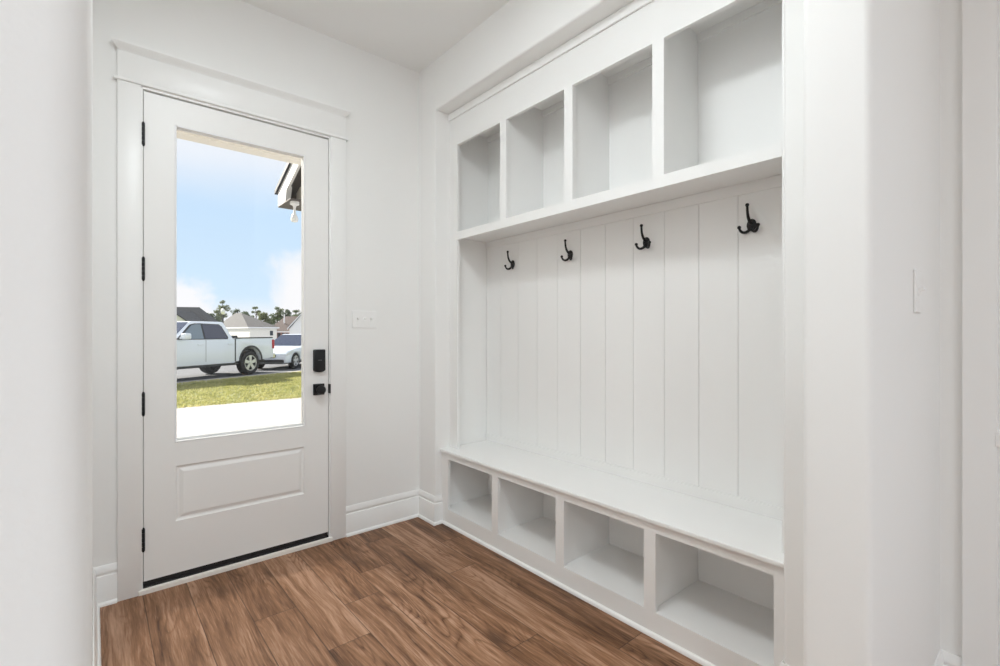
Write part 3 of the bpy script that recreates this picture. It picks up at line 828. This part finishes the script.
ang = math.atan2(u2.y, u2.x)
def make_truck():
    c = at(250.6, 17.1)
    ut = Vector((0.827, 0.563, 0)).normalized()
    P = c + Vector((-ut.y, ut.x, 0)) * 0.96
    t = empty('pickup_truck', (P.x, P.y, GZ - 0.002), math.atan2(ut.y, ut.x))
    tag(t, 'white crew cab pickup truck parked on the street, seen from its side', 'truck')
    # local x runs from the front (negative) to the tail (positive), rear axle at 0
    WB = -3.48
    rw = 0.42
    low = [(-4.50, 0.46), (-4.52, 0.95), (-4.44, 1.10), (-4.30, 1.18), (-3.1, 1.27), (-2.62, 1.28), (-0.70, 1.28), (-0.70, 0.46)]
    low += [(WB + 0.50, 0.46)] + list(reversed(arch(WB, 0.50, 0.50))) + [(WB - 0.50, 0.46)]
    side_body('cab_body', low, 0.98, 'white_car', t, 0.05)
    bed = [(-0.672, 0.50), (-0.672, 1.30), (1.12, 1.32), (1.14, 0.95), (1.12, 0.56), (0.90, 0.54), (0.50, 0.50)] + list(reversed(arch(0, 0.50, 0.50)))[1:]
    side_body('cargo_bed', bed, 0.98, 'white_car', t, 0.045)
    greenhouse('cab_roof', (-3.02, -0.72), (-2.22, -0.98), 0.95, 0.76, 1.26, 1.86, 'white_car', t, 0.06)
    sg = side_glass('side_window', [(-2.78, 1.30), (-2.26, 1.73), (-2.12, 1.765), (-1.92, 1.77), (-1.92, 1.30)], 0.95, 0.76, 1.26, 1.86, 0.012, 'clear_tint', t)
    side_glass('side_window', [(-1.86, 1.30), (-1.86, 1.77), (-1.22, 1.75), (-1.14, 1.68), (-0.99, 1.34), (-1.01, 1.30)], 0.95, 0.76, 1.26, 1.86, 0.012, 'tint', t)
    side_glass('window_surround', [(-2.90, 1.28), (-2.30, 1.755), (-2.13, 1.79), (-1.92, 1.795), (-1.21, 1.775), (-1.11, 1.70), (-0.955, 1.345), (-0.98, 1.28)], 0.95, 0.76, 1.26, 1.86, 0.006, 'dark_plastic', t)
    bm = bmesh.new()
    lo = [(-2.98, -0.86, 1.30), (-2.98, 0.86, 1.30), (-2.27, 0.70, 1.82), (-2.27, -0.70, 1.82)]
    a = [bm.verts.new(Vector(p) + Vector((-0.012, 0, 0.01))) for p in lo]; b = [bm.verts.new(Vector(p) + Vector((0.03, 0, -0.03))) for p in lo]
    bm.faces.new(a); bm.faces.new(b)
    for i in range(4): bm.faces.new([a[i], a[(i + 1) % 4], b[(i + 1) % 4], b[i]])
    obj('windshield', bm, 'tint', t)
    boxes_each('door_seam', [(x, x + 0.012, s_ * 0.981 - 0.002, s_ * 0.981 + 0.002, 0.56, 1.27) for x in (-2.98, -1.885) for s_ in (-1, 1)], 'grey_mark', t, bev=0)
    boxes_each('bed_rail_cap', [(-0.67, 1.08, s_ * 0.93 - 0.055, s_ * 0.93 + 0.055, 1.295, 1.335) for s_ in (-1, 1)], 'dark_plastic', t, bev=0.008)
    boxes('cab_gap', [(-0.71, -0.66, -0.965, 0.965, 0.52, 1.285)], 'dark_plastic', t, bev=0)
    boxes('toolbox', [(-0.66, -0.45, -0.84, 0.84, 1.29, 1.40)], 'dark_plastic', t, bev=0.02)
    boxes_each('rocker_trim', [(-2.95, -0.50, s_ * 0.90 - 0.03, s_ * 0.90 + 0.03, 0.40, 0.47) for s_ in (-1, 1)], 'dark_plastic', t, bev=0.01)
    for x in (-2.08, -0.92):
        boxes_each('door_handle', [(x - 0.11, x + 0.11, s_ * 0.995 - 0.015, s_ * 0.995 + 0.015, 1.105, 1.14) for s_ in (-1, 1)], 'white_car', t, bev=0.01)
    for s_ in (-1, 1):
        bm = bmesh.new()
        add_box(bm, -2.82, -2.60, s_ * 1.12 - 0.11, s_ * 1.12 + 0.11, 1.29, 1.48, bev=0.05, seg=3)
        add_box(bm, -2.78, -2.70, s_ * 0.99 - 0.05, s_ * 0.99 + 0.05, 1.30, 1.36)
        obj('side_mirror', bm, 'white_car', t, smooth=40)
    boxes_each('tail_lamp', [(1.03, 1.155, s_ * 0.92 - 0.075, s_ * 0.92 + 0.075, 0.90, 1.24) for s_ in (-1, 1)], 'red_lens', t, bev=0.015)
    boxes('rear_bumper', [(1.10, 1.27, -0.94, 0.94, 0.52, 0.72)], 'chrome', t, bev=0.03)
    boxes('front_bumper', [(-4.68, -4.42, -0.97, 0.97, 0.45, 0.75)], 'chrome', t, bev=0.04)
    boxes('grille', [(-4.55, -4.50, -0.6, 0.6, 0.78, 1.08)], 'dark_plastic', t, bev=0.01)
    boxes_each('headlamp', [(-4.54, -4.36, s_ * 0.80 - 0.16, s_ * 0.80 + 0.16, 0.86, 1.06) for s_ in (-1, 1)], 'lens', t, bev=0.02)
    boxes('chassis', [(-4.2, 1.05, -0.62, 0.62, 0.36, 0.56), (-0.95, 0.85, -0.8, 0.8, 0.5, 0.9), (-4.1, -3.0, -0.8, 0.8, 0.5, 0.9)], 'dark_plastic', t, bev=0.02)
    for x in (WB, 0):
        for s_ in (-1, 1):
            bm = bmesh.new()
            add_prism(bm, arch(x, 0.50, 0.545) + list(reversed(arch(x, 0.50, 0.495))), 'y', s_ * 0.972, s_ * 0.992)
            obj('wheel_arch_lip', bm, 'dark_plastic', t)
        for s_ in (-1, 1): make_wheel(t, (x, s_ * 0.84, rw), rw, 0.27, s_)
    return t
make_truck()

def make_car():
    c = at(296, 20.0)
    uc = Vector((0.70, 0.714, 0)).normalized()
    P = c + Vector((-uc.y, uc.x, 0)) * 0.84
    t = empty('hatchback_car', (P.x, P.y, GZ - 0.002), math.atan2(uc.y, uc.x))
    tag(t, 'white car with silver wheels parked behind the pickup truck', 'car')
    WBx = 2.62; r = 0.33
    low = [(-0.84, 0.27), (-0.88, 0.48), (-0.84, 0.64), (-0.68, 0.75), (-0.2, 0.84), (0.55, 0.91), (1.3, 0.95), (3.2, 0.98), (3.46, 0.92), (3.52, 0.55), (3.42, 0.27)]
    low += list(reversed(arch(WBx, 0.27, 0.40))) + list(reversed(arch(0, 0.27, 0.40)))
    side_body('car_body', low, 0.86, 'white_car', t, 0.06)
    greenhouse('car_roof', (0.52, 3.42), (1.50, 2.80), 0.83, 0.58, 0.90, 1.44, 'white_car', t, 0.06)
    side_glass('side_window', [(0.98, 0.97), (1.60, 1.33), (2.05, 1.36), (2.05, 0.97)], 0.83, 0.58, 0.90, 1.44, 0.012, 'tint', t)
    side_glass('side_window', [(2.12, 0.97), (2.12, 1.36), (2.62, 1.33), (3.0, 1.02), (2.96, 0.97)], 0.83, 0.58, 0.90, 1.44, 0.012, 'tint', t)
    bm = bmesh.new()
    lo = [(0.60, -0.75, 0.95), (0.60, 0.75, 0.95), (1.43, 0.54, 1.40), (1.43, -0.54, 1.40)]
    a = [bm.verts.new(Vector(p) + Vector((-0.012, 0, 0.014))) for p in lo]; b = [bm.verts.new(Vector(p) + Vector((0.03, 0, -0.03))) for p in lo]
    bm.faces.new(a); bm.faces.new(b)
    for i in range(4): bm.faces.new([a[i], a[(i + 1) % 4], b[(i + 1) % 4], b[i]])
    obj('windshield', bm, 'tint', t)
    for s_ in (-1, 1):
        bm = bmesh.new()
        add_prism(bm, [(-0.86, 0.57), (-0.84, 0.645), (-0.30, 0.80), (-0.20, 0.78), (-0.5, 0.62)], 'y', s_ * 0.62, s_ * 0.872)
        obj('headlamp', bm, 'lens', t)
        bm = bmesh.new()
        add_box(bm, 0.78, 0.95, s_ * 0.95 - 0.08, s_ * 0.95 + 0.08, 1.06, 1.18, bev=0.04, seg=3)
        obj('side_mirror', bm, 'white_car', t, smooth=40)
    boxes('grille', [(-0.895, -0.84, -0.45, 0.45, 0.52, 0.61)], 'dark_plastic', t, bev=0.01)
    boxes('lower_grille', [(-0.90, -0.80, -0.78, 0.78, 0.29, 0.42)], 'dark_plastic', t, bev=0.02)
    boxes_each('sill_trim', [(0.40, 2.22, s_ * 0.845 - 0.03, s_ * 0.845 + 0.03, 0.25, 0.36) for s_ in (-1, 1)], 'dark_plastic', t, bev=0.01)
    boxes('underbody', [(-0.7, 3.2, -0.66, 0.66, 0.22, 0.62)], 'dark_plastic', t, bev=0.02)
    for x in (0, WBx):
        for s_ in (-1, 1): make_wheel(t, (x, s_ * 0.745, r), r, 0.21, s_)
    return t
make_car()

# --- lamp post
p = at(223, 50)
lp = empty('street_lamp', (p.x, p.y, GZ)); tag(lp, 'dark street lamp post with a white globe rising behind the pickup truck', 'street lamp')
bm = bmesh.new(); add_tube(bm, [(0, 0, 0), (0, 0, 0.5), (0, 0, 0.55), (0, 0, 3.45)], [0.10, 0.09, 0.07, 0.06], 12); obj('pole', bm, 'pole', lp)
bm = bmesh.new(); add_lathe(bm, [(0.06, 3.42), (0.15, 3.5), (0.22, 3.68), (0.20, 3.86), (0.10, 3.98), (0.03, 4.08), (0, 4.1)], 18); obj('globe', bm, 'globe', lp, smooth=50)

# --- houses far beyond the street; local x to the right along the street front, y away
rot_im = math.atan2(rt.y, rt.x)
def hip_roof(bm, x0, x1, y0, y1, z0, z1, hipl, hipr):
    ym = (y0 + y1) / 2
    v = [bm.verts.new(p) for p in ((x0, y0, z0), (x1, y0, z0), (x1, y1, z0), (x0, y1, z0), (x0 + hipl, ym, z1), (x1 - hipr, ym, z1))]
    for f in ((0, 1, 5, 4), (2, 3, 4, 5), (1, 2, 5), (3, 0, 4), (0, 3, 2, 1)): bm.faces.new([v[i] for i in f])
def gable_roof(bm, xm, hw, y0, y1, z0, z1, th=0.12):
    """ridge runs along y at xm"""
    for sg in (-1, 1):
        pts = [(xm, z1), (xm + sg * hw, z0), (xm + sg * hw, z0 - th), (xm, z1 - th)]
        add_prism(bm, pts, 'y', y0, y1)

def house(px, d, label):
    p = at(px, d)
    h = empty('house', (p.x, p.y, GZ), rot_im); tag(h, label, 'house', 'houses across the street')
    return h
def hx(px, px0, d): return (px - px0) / F_PX * d
def hz(py, d): return CAM_H + (333 - py) / F_PX * d - GZ

def corner_house(px, d, beta, label):
    """nearest wall corner stands at px, d; local x runs along the face turned right, local y along the face turned left"""
    p = at(px, d); b = math.radians(beta)
    h = empty('house', (p.x, p.y, GZ), rot_im + b); tag(h, label, 'house', 'houses across the street')
    return h
d = 108.0
h2 = corner_house(249.3, d, 50, 'cream house with a broad hip roof directly behind the pickup bed')
ez = hz(327.2, d); rzp = hz(313, 119)
boxes('wall', [(0, 6.2, 0, 19, 0, ez)], 'cream_siding', h2, bev=0)
def ridge_roof(bm, x0, x1, y0, y1, z0, z1, h0, h1):
    xm = (x0 + x1) / 2
    v = [bm.verts.new(p) for p in ((x0, y0, z0), (x1, y0, z0), (x1, y1, z0), (x0, y1, z0), (xm, y0 + h0, z1), (xm, y1 - h1, z1))]
    for f in ((0, 1, 4), (1, 2, 5, 4), (2, 3, 5), (3, 0, 4, 5), (0, 3, 2, 1)): bm.faces.new([v[i] for i in f])
bm = bmesh.new(); ridge_roof(bm, -0.4, 6.6, -0.4, 19.4, ez, rzp, 12.6, 3.5); obj('roof', bm, 'grey_roof', h2)
boxes('fascia', [(-0.42, 6.62, -0.44, -0.36, ez - 0.22, ez + 0.02)], 'fascia', h2, bev=0)
boxes('fascia', [(-0.44, -0.36, -0.42, 19.4, ez - 0.22, ez + 0.02)], 'fascia', h2, bev=0)
boxes('window', [(4.6, 5.3, -0.05, 0.02, 0.9, 2.0)], 'house_glass', h2, bev=0)

d = 78.0
h1 = corner_house(207, d, 105, 'white house with a cross gabled dark roof behind the pickup cab')
ez = hz(321.5, d); rzp = hz(307.2, d + 2)
boxes('wall', [(0, 5.2, 0, 14, 0, ez)], 'white_siding', h1, bev=0)
bm = bmesh.new(); ridge_roof(bm, -0.3, 5.5, -0.3, 14.3, ez, rzp, 2.2, 2.2); obj('roof', bm, 'grey_roof', h1)
gy, ghw_, gzp = 2.45, 2.25, hz(309.6, 70)
bm = bmesh.new()
for sg in (-1, 1):      # cross gable coming forward out of the left face
    add_prism(bm, [(gy, gzp), (gy + sg * ghw_, ez - 0.05), (gy + sg * ghw_, ez - 0.2), (gy, gzp - 0.15)], 'x', -8.0, 2.4)
obj('gable_roof', bm, 'grey_roof', h1)
bm = bmesh.new()
add_prism(bm, [(gy - ghw_ + 0.2, 0), (gy + ghw_ - 0.2, 0), (gy + ghw_ - 0.2, ez - 0.2), (gy, gzp - 0.2), (gy - ghw_ + 0.2, ez - 0.2)], 'x', -7.7, 0.3)
obj('gable_wall', bm, 'white_siding', h1)
boxes('window', [(-7.77, -7.68, gy + 0.2, gy + 1.6, 0.9, 2.2)], 'house_glass', h1, bev=0)

# brown roofed brick house, right
d = 122.0; p0 = 286
h3 = house(p0, d, 'red brick house with a broad brown roof and white gable, behind the white car')
x0, x1 = hx(266, p0, d), hx(312, p0, d)
ez = hz(331.5, d); rzp = hz(315.5, d)
boxes('wall', [(x0 + 0.6, x1 - 0.6, 0.6, 11.4, 0, ez)], 'brick', h3, bev=0)
bm = bmesh.new(); hip_roof(bm, x0, x1, 0, 12, ez, rzp, 2.2, 3.0); obj('roof', bm, 'brown_roof', h3)
boxes('fascia', [(x0, x1, -0.04, 0.04, ez - 0.22, ez + 0.02)], 'fascia', h3, bev=0)
for a_, b_ in ((276.5, 279.5), (281, 283.5), (285, 287.5)):
    w_ = boxes('window', [(hx(a_, p0, d), hx(b_, p0, d), 0.52, 0.61, hz(337.5, d), hz(333.2, d))], 'house_glass', h3, bev=0)
gxm = hx(306, p0, d); ghw = gxm - hx(292.5, p0, d)
bm = bmesh.new(); gable_roof(bm, gxm, ghw, -3.0, 5, hz(328.5, d), hz(314, d)); obj('gable_roof', bm, 'brown_roof', h3)
bm = bmesh.new()
add_prism(bm, [(gxm - ghw + 0.4, 0), (gxm + ghw - 0.4, 0), (gxm + ghw - 0.4, hz(328.5, d) - 0.1), (gxm, hz(314, d) - 0.25), (gxm - ghw + 0.4, hz(328.5, d) - 0.1)], 'y', -2.7, 1)
obj('gable_wall', bm, 'white_siding', h3)
bm = bmesh.new()
for sg in (-1, 1):
    add_prism(bm, [(gxm, hz(314, d) + 0.02), (gxm + sg * ghw, hz(328.5, d) + 0.02), (gxm + sg * ghw, hz(328.5, d) - 0.28), (gxm, hz(314, d) - 0.28)], 'y', -3.08, -3.0)
obj('rake_board', bm, 'fascia', h3)
bm = bmesh.new(); add_tube(bm, [(hx(279, p0, d), 3.0, hz(323, d)), (hx(279, p0, d), 3.0, hz(313.8, d))], 0.16, 10); obj('chimney_pipe', bm, 'fascia', h3)

# --- trees beyond the houses: trunk plus leafy crown of clumps
def tree(px, d, top_py, width_px, kind, label, airy=1.0, n=1500, base=0.30):
    p = at(px, d); rn = random.Random(int(px * 13 + d))
    H_ = CAM_H + (333 - top_py) / F_PX * d - GZ
    Wd = width_px / F_PX * d / 2
    t = empty('tree', (p.x, p.y, GZ)); tag(t, label, 'tree', 'trees beyond the houses')
    bm = bmesh.new()
    add_tube(bm, [(0, 0, 0), (0.1, 0, H_ * 0.4), (0, 0.1, H_ * 0.93)], [0.03 * H_, 0.022 * H_, 0.004 * H_], 8)
    clumps = []
    for k in range(11 if airy > 1.3 else 20):
        z = H_ * rn.uniform(base, 0.93); q = (z / H_ - base) / (1 - base)
        rr = Wd * math.sqrt(max(0.05, 1 - (2 * q - 0.9) ** 2)) * rn.uniform(0.3, 0.95)
        a = rn.uniform(0, 2 * PI); c = Vector((rr * math.cos(a), rr * math.sin(a), z))
        clumps.append((c, Wd * rn.uniform(0.38, 0.62) * (0.7 if airy > 1.3 else 1)))
        add_tube(bm, [(0, 0, z * 0.85), c * 0.6 + Vector((0, 0, z * 0.38)), c], [0.007 * H_, 0.005 * H_, 0.002 * H_], 5)
    clumps.append((Vector((0, 0, H_ * 0.93)), Wd * 0.4))
    obj('trunk', bm, 'bark', t)
    bm = bmesh.new()
    for k in range(int(n * 1.7)):
        c, r = rn.choice(clumps)
        v = Vector((rn.gauss(0, 1), rn.gauss(0, 1), rn.gauss(0, 0.75)))
        v = v.normalized() * r * rn.random() ** 0.45
        s_ = Wd * 0.11 * rn.uniform(0.6, 1.3)
        q = c + Vector((v.x, v.y, v.z * 0.75))
        a = Vector((rn.gauss(0, 1), rn.gauss(0, 1), rn.gauss(0, 1))).normalized() * s_
        b = Vector((rn.gauss(0, 1), rn.gauss(0, 1), rn.gauss(0, 1))).normalized() * s_ * 0.7
        bm.faces.new([bm.verts.new(q - a), bm.verts.new(q + b), bm.verts.new(q + a), bm.verts.new(q - b)])
    me = bpy.data.meshes.new('crown'); bm.to_mesh(me); bm.free()
    link('crown', me, kind, t)
    return t
tree(222.5, 150, 299.5, 13, 'leaf_b', 'tall tree with a rounded crown above the street lamp', 1.0, 1500)
tree(212, 135, 313, 14, 'leaf_c', 'low tree just left of the street lamp, above the dark roof slope', 1.0, 1100)
tree(237.5, 135, 308.5, 12, 'leaf_c', 'low bushy tree just right of the street lamp', 1.0, 1100)
tree(256, 165, 305.5, 10, 'leaf_b', 'thin airy pine standing alone over the cream house roof', 1.6, 700, 0.5)
tree(265, 150, 312.5, 14, 'leaf_b', 'light green bushy tree at the right end of the cream house roof', 1.0, 1400)
tree(277, 165, 306, 12, 'leaf_a', 'rounded dark green tree above the left of the brown roof', 1.0, 1500)
tree(287.5, 178, 309, 12, 'leaf_c', 'dark tree above the middle of the brown roof', 1.2, 1100)
tree(296, 165, 309, 9, 'leaf_a', 'narrow pointed tree above the right of the brown roof', 1.2, 1000)
tree(303.5, 150, 312, 12, 'leaf_c', 'dark tree above the white gable, cut off by the door stile', 1.0, 1100)
tree(245, 140, 311, 14, 'leaf_c', 'hazy low tree behind the ridge of the cream house', 1.0, 1000)

# --- own house outside: entry ceiling, unseen wing added on the left to block the sun, porch gable on the right
struct(boxes('porch_ceiling', [(-3.0, 1.55, YD + 0.15, 4.46, 2.86, 2.94)], 'soffit', bev=0))
struct(boxes('porch_beam', [(-3.0, 1.55, 4.46, 4.60, 2.845, 3.15)], 'soffit', bev=0.004))
bm = bmesh.new()
add_prism(bm, [(YD - 0.2, 4.6), (5.05, 3.08), (5.05, 3.16), (YD - 0.2, 4.68)], 'x', -3.0, 1.5)
struct(obj('entry_roof', bm, 'grey_roof'))
gw = empty('sun_block_wing', (-3.4, 6.2, GZ)); tag(gw, 'cream unseen wing left of the entry step, added to keep sun off the door', 'sun blocker')
boxes('wall', [(-2.6, 2.75, -3.0, 2.5, 0, 4.6)], 'cream_siding', gw, bev=0)
bm = bmesh.new(); hip_roof(bm, -2.9, 3.05, -3.3, 2.8, 4.6, 6.4, 2.6, 2.6); obj('roof', bm, 'grey_roof', gw)

pg = empty('porch_gable', (1.62, 4.6, 2.74)); tag(pg, 'white gable corner of the porch roof at the top right of the door glass', 'roof')
def pgp(name, poly, x0, x1, mat, parent=pg, bev=0.0):
    bm = bmesh.new(); add_prism(bm, [(y - 4.6, z - 2.75) for y, z in poly], 'x', x0 - 1.53, x1 - 1.53, bev=bev); return obj(name, bm, mat, parent)
# roof plane slopes down toward the street (larger y)
yE, zE = 6.10, 2.985; yR, zR = 4.4, 3.665          # eave edge and ridge
sl_ = (zR - zE) / (yR - yE)
def zz(y): return zE + sl_ * (y - yE)
pgp('shingle_edge', [(yE + 0.05, zz(yE + 0.05)), (yR, zR), (yR, zR + 0.05), (yE + 0.05, zz(yE + 0.05) + 0.05)], 1.575, 4.3, 'dark_edge')
pgp('rake_board', [(yE, zz(yE) - 0.005), (yR, zR - 0.005), (yR, zR - 0.17), (yE - 0.02, zz(yE) - 0.17)], 1.60, 1.63, 'fascia')
pgp('rake_soffit', [(yE - 0.06, zz(yE - 0.06) - 0.12), (yR, zR - 0.12), (yR, zR - 0.14), (yE - 0.06, zz(yE - 0.06) - 0.14)], 1.63, 1.95, 'dark_soffit')
pgp('eave_box', [(yE, 2.815), (yE, zz(yE) - 0.012), (5.70, zz(5.70) - 0.012), (5.82, 2.815)], 1.602, 1.66, 'fascia')
pgp('eave_soffit', [(yE, 2.800), (yE, 2.815), (5.62, 2.815), (5.62, 2.800)], 1.60, 4.3, 'dark_soffit')
pgp('beam', [(5.86, 2.815), (5.86, 2.985), (4.3, 2.985), (4.3, 2.815)], 1.74, 1.90, 'beige_trim')
pgp('gable_siding', [(5.80, 2.985), (5.80, zz(5.80) - 0.14), (yR, zR - 0.14), (yR, 2.985)], 1.80, 1.86, 'dark_soffit')
pgp('far_slope', [(yR, zR), (3.2, 3.24), (3.2, 3.29), (yR, zR + 0.05)], 1.575, 4.3, 'dark_edge')
fl = empty('flood_light', (1.765, 5.72, 2.79)); tag(fl, 'small white flood light hanging under the porch gable soffit', 'outdoor light')
bm = bmesh.new(); add_lathe(bm, [(0, 0), (0.05, 0), (0.05, -0.03), (0.02, -0.045), (0.012, -0.07), (0, -0.07)], 18); obj('mount', bm, 'fascia', fl, smooth=40)
bm = bmesh.new(); add_lathe(bm, [(0, -0.065), (0.012, -0.07), (0.014, -0.13), (0.034, -0.17), (0.042, -0.20), (0.034, -0.225), (0, -0.235)], 18); obj('lamp_head', bm, 'globe', fl, smooth=40)

porch_fill = empty('ceiling_light', (0.65, 3.75, 2.86)); tag(porch_fill, 'added unseen fill lamp over the entry step, brightening the porch ceiling', 'outdoor light')  # unseen lamp, added to brighten the porch ceiling and beam
bm = bmesh.new(); add_lathe(bm, [(0.13, 0), (0.135, -0.012), (0.12, -0.022), (0.11, -0.016), (0.11, 0)], 32); obj('trim_ring', bm, 'fascia', porch_fill, smooth=35)
bm = bmesh.new(); add_lathe(bm, [(0, -0.02), (0.08, -0.019), (0.111, -0.014)], 32); obj('diffuser', bm, 'lamp_on', porch_fill, smooth=35)
L = bpy.data.lights.new('lamp', 'AREA'); L.shape = 'DISK'; L.size = 0.2; L.energy = 30; L.color = (1.0, 0.93, 0.82)
lo = bpy.data.objects.new('lamp', L); COL.objects.link(lo); lo.parent = porch_fill; lo.location = (0, 0, -0.026)

# ------------------------------------------------------------------ sky, sun, camera
w = bpy.data.worlds.new('sky'); SC.world = w; w.use_nodes = True
nt = w.node_tree
for n in list(nt.nodes): nt.nodes.remove(n)
g = NG(nt)
out = g.n('ShaderNodeOutputWorld'); bg = g.n('ShaderNodeBackground')
tc = g.n('ShaderNodeTexCoord')
sp = g.n('ShaderNodeSeparateXYZ'); nt.links.new(tc.outputs['Generated'], sp.inputs[0])
up = sp.outputs[2]
blue = g.ramp(up, [(0.0, (0.80, 0.90, 1.0)), (0.06, (0.67, 0.84, 1.0)), (0.22, (0.60, 0.79, 1.0)), (0.5, (0.50, 0.70, 0.98)), (1.0, (0.34, 0.55, 0.90))])
den = g.m('MAXIMUM', g.m('ADD', up, 0.22), 0.1)
cv = g.xyz(g.m('DIVIDE', sp.outputs[0], den), g.m('DIVIDE', sp.outputs[1], den), 0.0)
cl = g.noise(cv, 1.1, 8, 0.55, 0.4)
fine = g.noise(tc.outputs['Generated'], 14.0, 7, 0.55, 0.3)
def bank(vec, r0, r1):
    """soft cloud bank about a sky direction"""
    v = Vector(vec).normalized()
    dp = g.n('ShaderNodeVectorMath', operation='DISTANCE'); nt.links.new(tc.outputs['Generated'], dp.inputs[0]); dp.inputs[1].default_value = v
    dd = g.m('ADD', dp.outputs['Value'], g.m('MULTIPLY', g.m('SUBTRACT', fine, 0.5), 0.10))
    mr = g.n('ShaderNodeMapRange', interpolation_type='SMOOTHSTEP')
    g.put(mr.inputs[0], dd); mr.inputs[1].default_value = r0; mr.inputs[2].default_value = r1; mr.inputs[3].default_value = 1; mr.inputs[4].default_value = 0
    return mr.outputs[0]
mask = g.ramp(cl, [(0.54, (0, 0, 0)), (0.66, (1, 1, 1))], 'EASE')
hi = g.n('ShaderNodeMapRange', interpolation_type='SMOOTHSTEP')
g.put(hi.inputs[0], g.m('ADD', up, g.m('MULTIPLY', g.m('SUBTRACT', cl, 0.5), 0.10))); hi.inputs[1].default_value = 0.205; hi.inputs[2].default_value = 0.315
clear = g.m('SUBTRACT', 1.0, bank((0.24, 1.10, 0.19), 0.17, 0.34))
mask = g.m('MULTIPLY', mask, clear)
mask = g.m('MAXIMUM', mask, g.m('MULTIPLY', hi.outputs[0], 0.75))
mask = g.m('MAXIMUM', mask, bank((0.405, 1.000, 0.040), 0.105, 0.165))
mask = g.m('MAXIMUM', mask, bank((0.135, 1.190, 0.030), 0.040, 0.075))
low = g.n('ShaderNodeMapRange', interpolation_type='SMOOTHSTEP'); g.put(low.inputs[0], up); low.inputs[1].default_value = 0.02; low.inputs[2].default_value = 0.075; low.inputs[3].default_value = 0.8; low.inputs[4].default_value = 0
mask = g.m('MAXIMUM', mask, low.outputs[0])
sky = g.mix(mask, blue, (0.975, 0.965, 0.985, 1))
nt.links.new(sky, bg.inputs[0]); bg.inputs[1].default_value = 1.0
nt.links.new(bg.outputs[0], out.inputs[0])

S = bpy.data.lights.new('sun', 'SUN'); S.energy = 12.0; S.angle = math.radians(0.53); S.color = (1.0, 0.94, 0.84)
so = bpy.data.objects.new('sun', S); COL.objects.link(so)
sd = Vector((-0.45, 0.89, 0.554)).normalized()
so.rotation_euler = sd.to_track_quat('Z', 'Y').to_euler(); so.location = (-4, 10, 8)

cd = bpy.data.cameras.new('camera'); cd.sensor_width = 36.0; cd.lens = F_PX / 1000 * 36.0
cd.clip_start = 0.02; cd.clip_end = 1000
co = bpy.data.objects.new('camera', cd); COL.objects.link(co)
co.location = (0, 0, CAM_H)
co.rotation_euler = (PI / 2, 0, math.atan2(-fw.x, fw.y))
SC.camera = co

vs = SC.view_settings
vs.view_transform = 'Standard'; vs.look = 'None'; vs.gamma = 1.0; vs.exposure = 0.06; vs.use_curve_mapping = False
SC.cycles.use_denoising = True
SC.cycles.max_bounces = 12; SC.cycles.diffuse_bounces = 8
SC.cycles.sample_clamp_indirect = 8.0
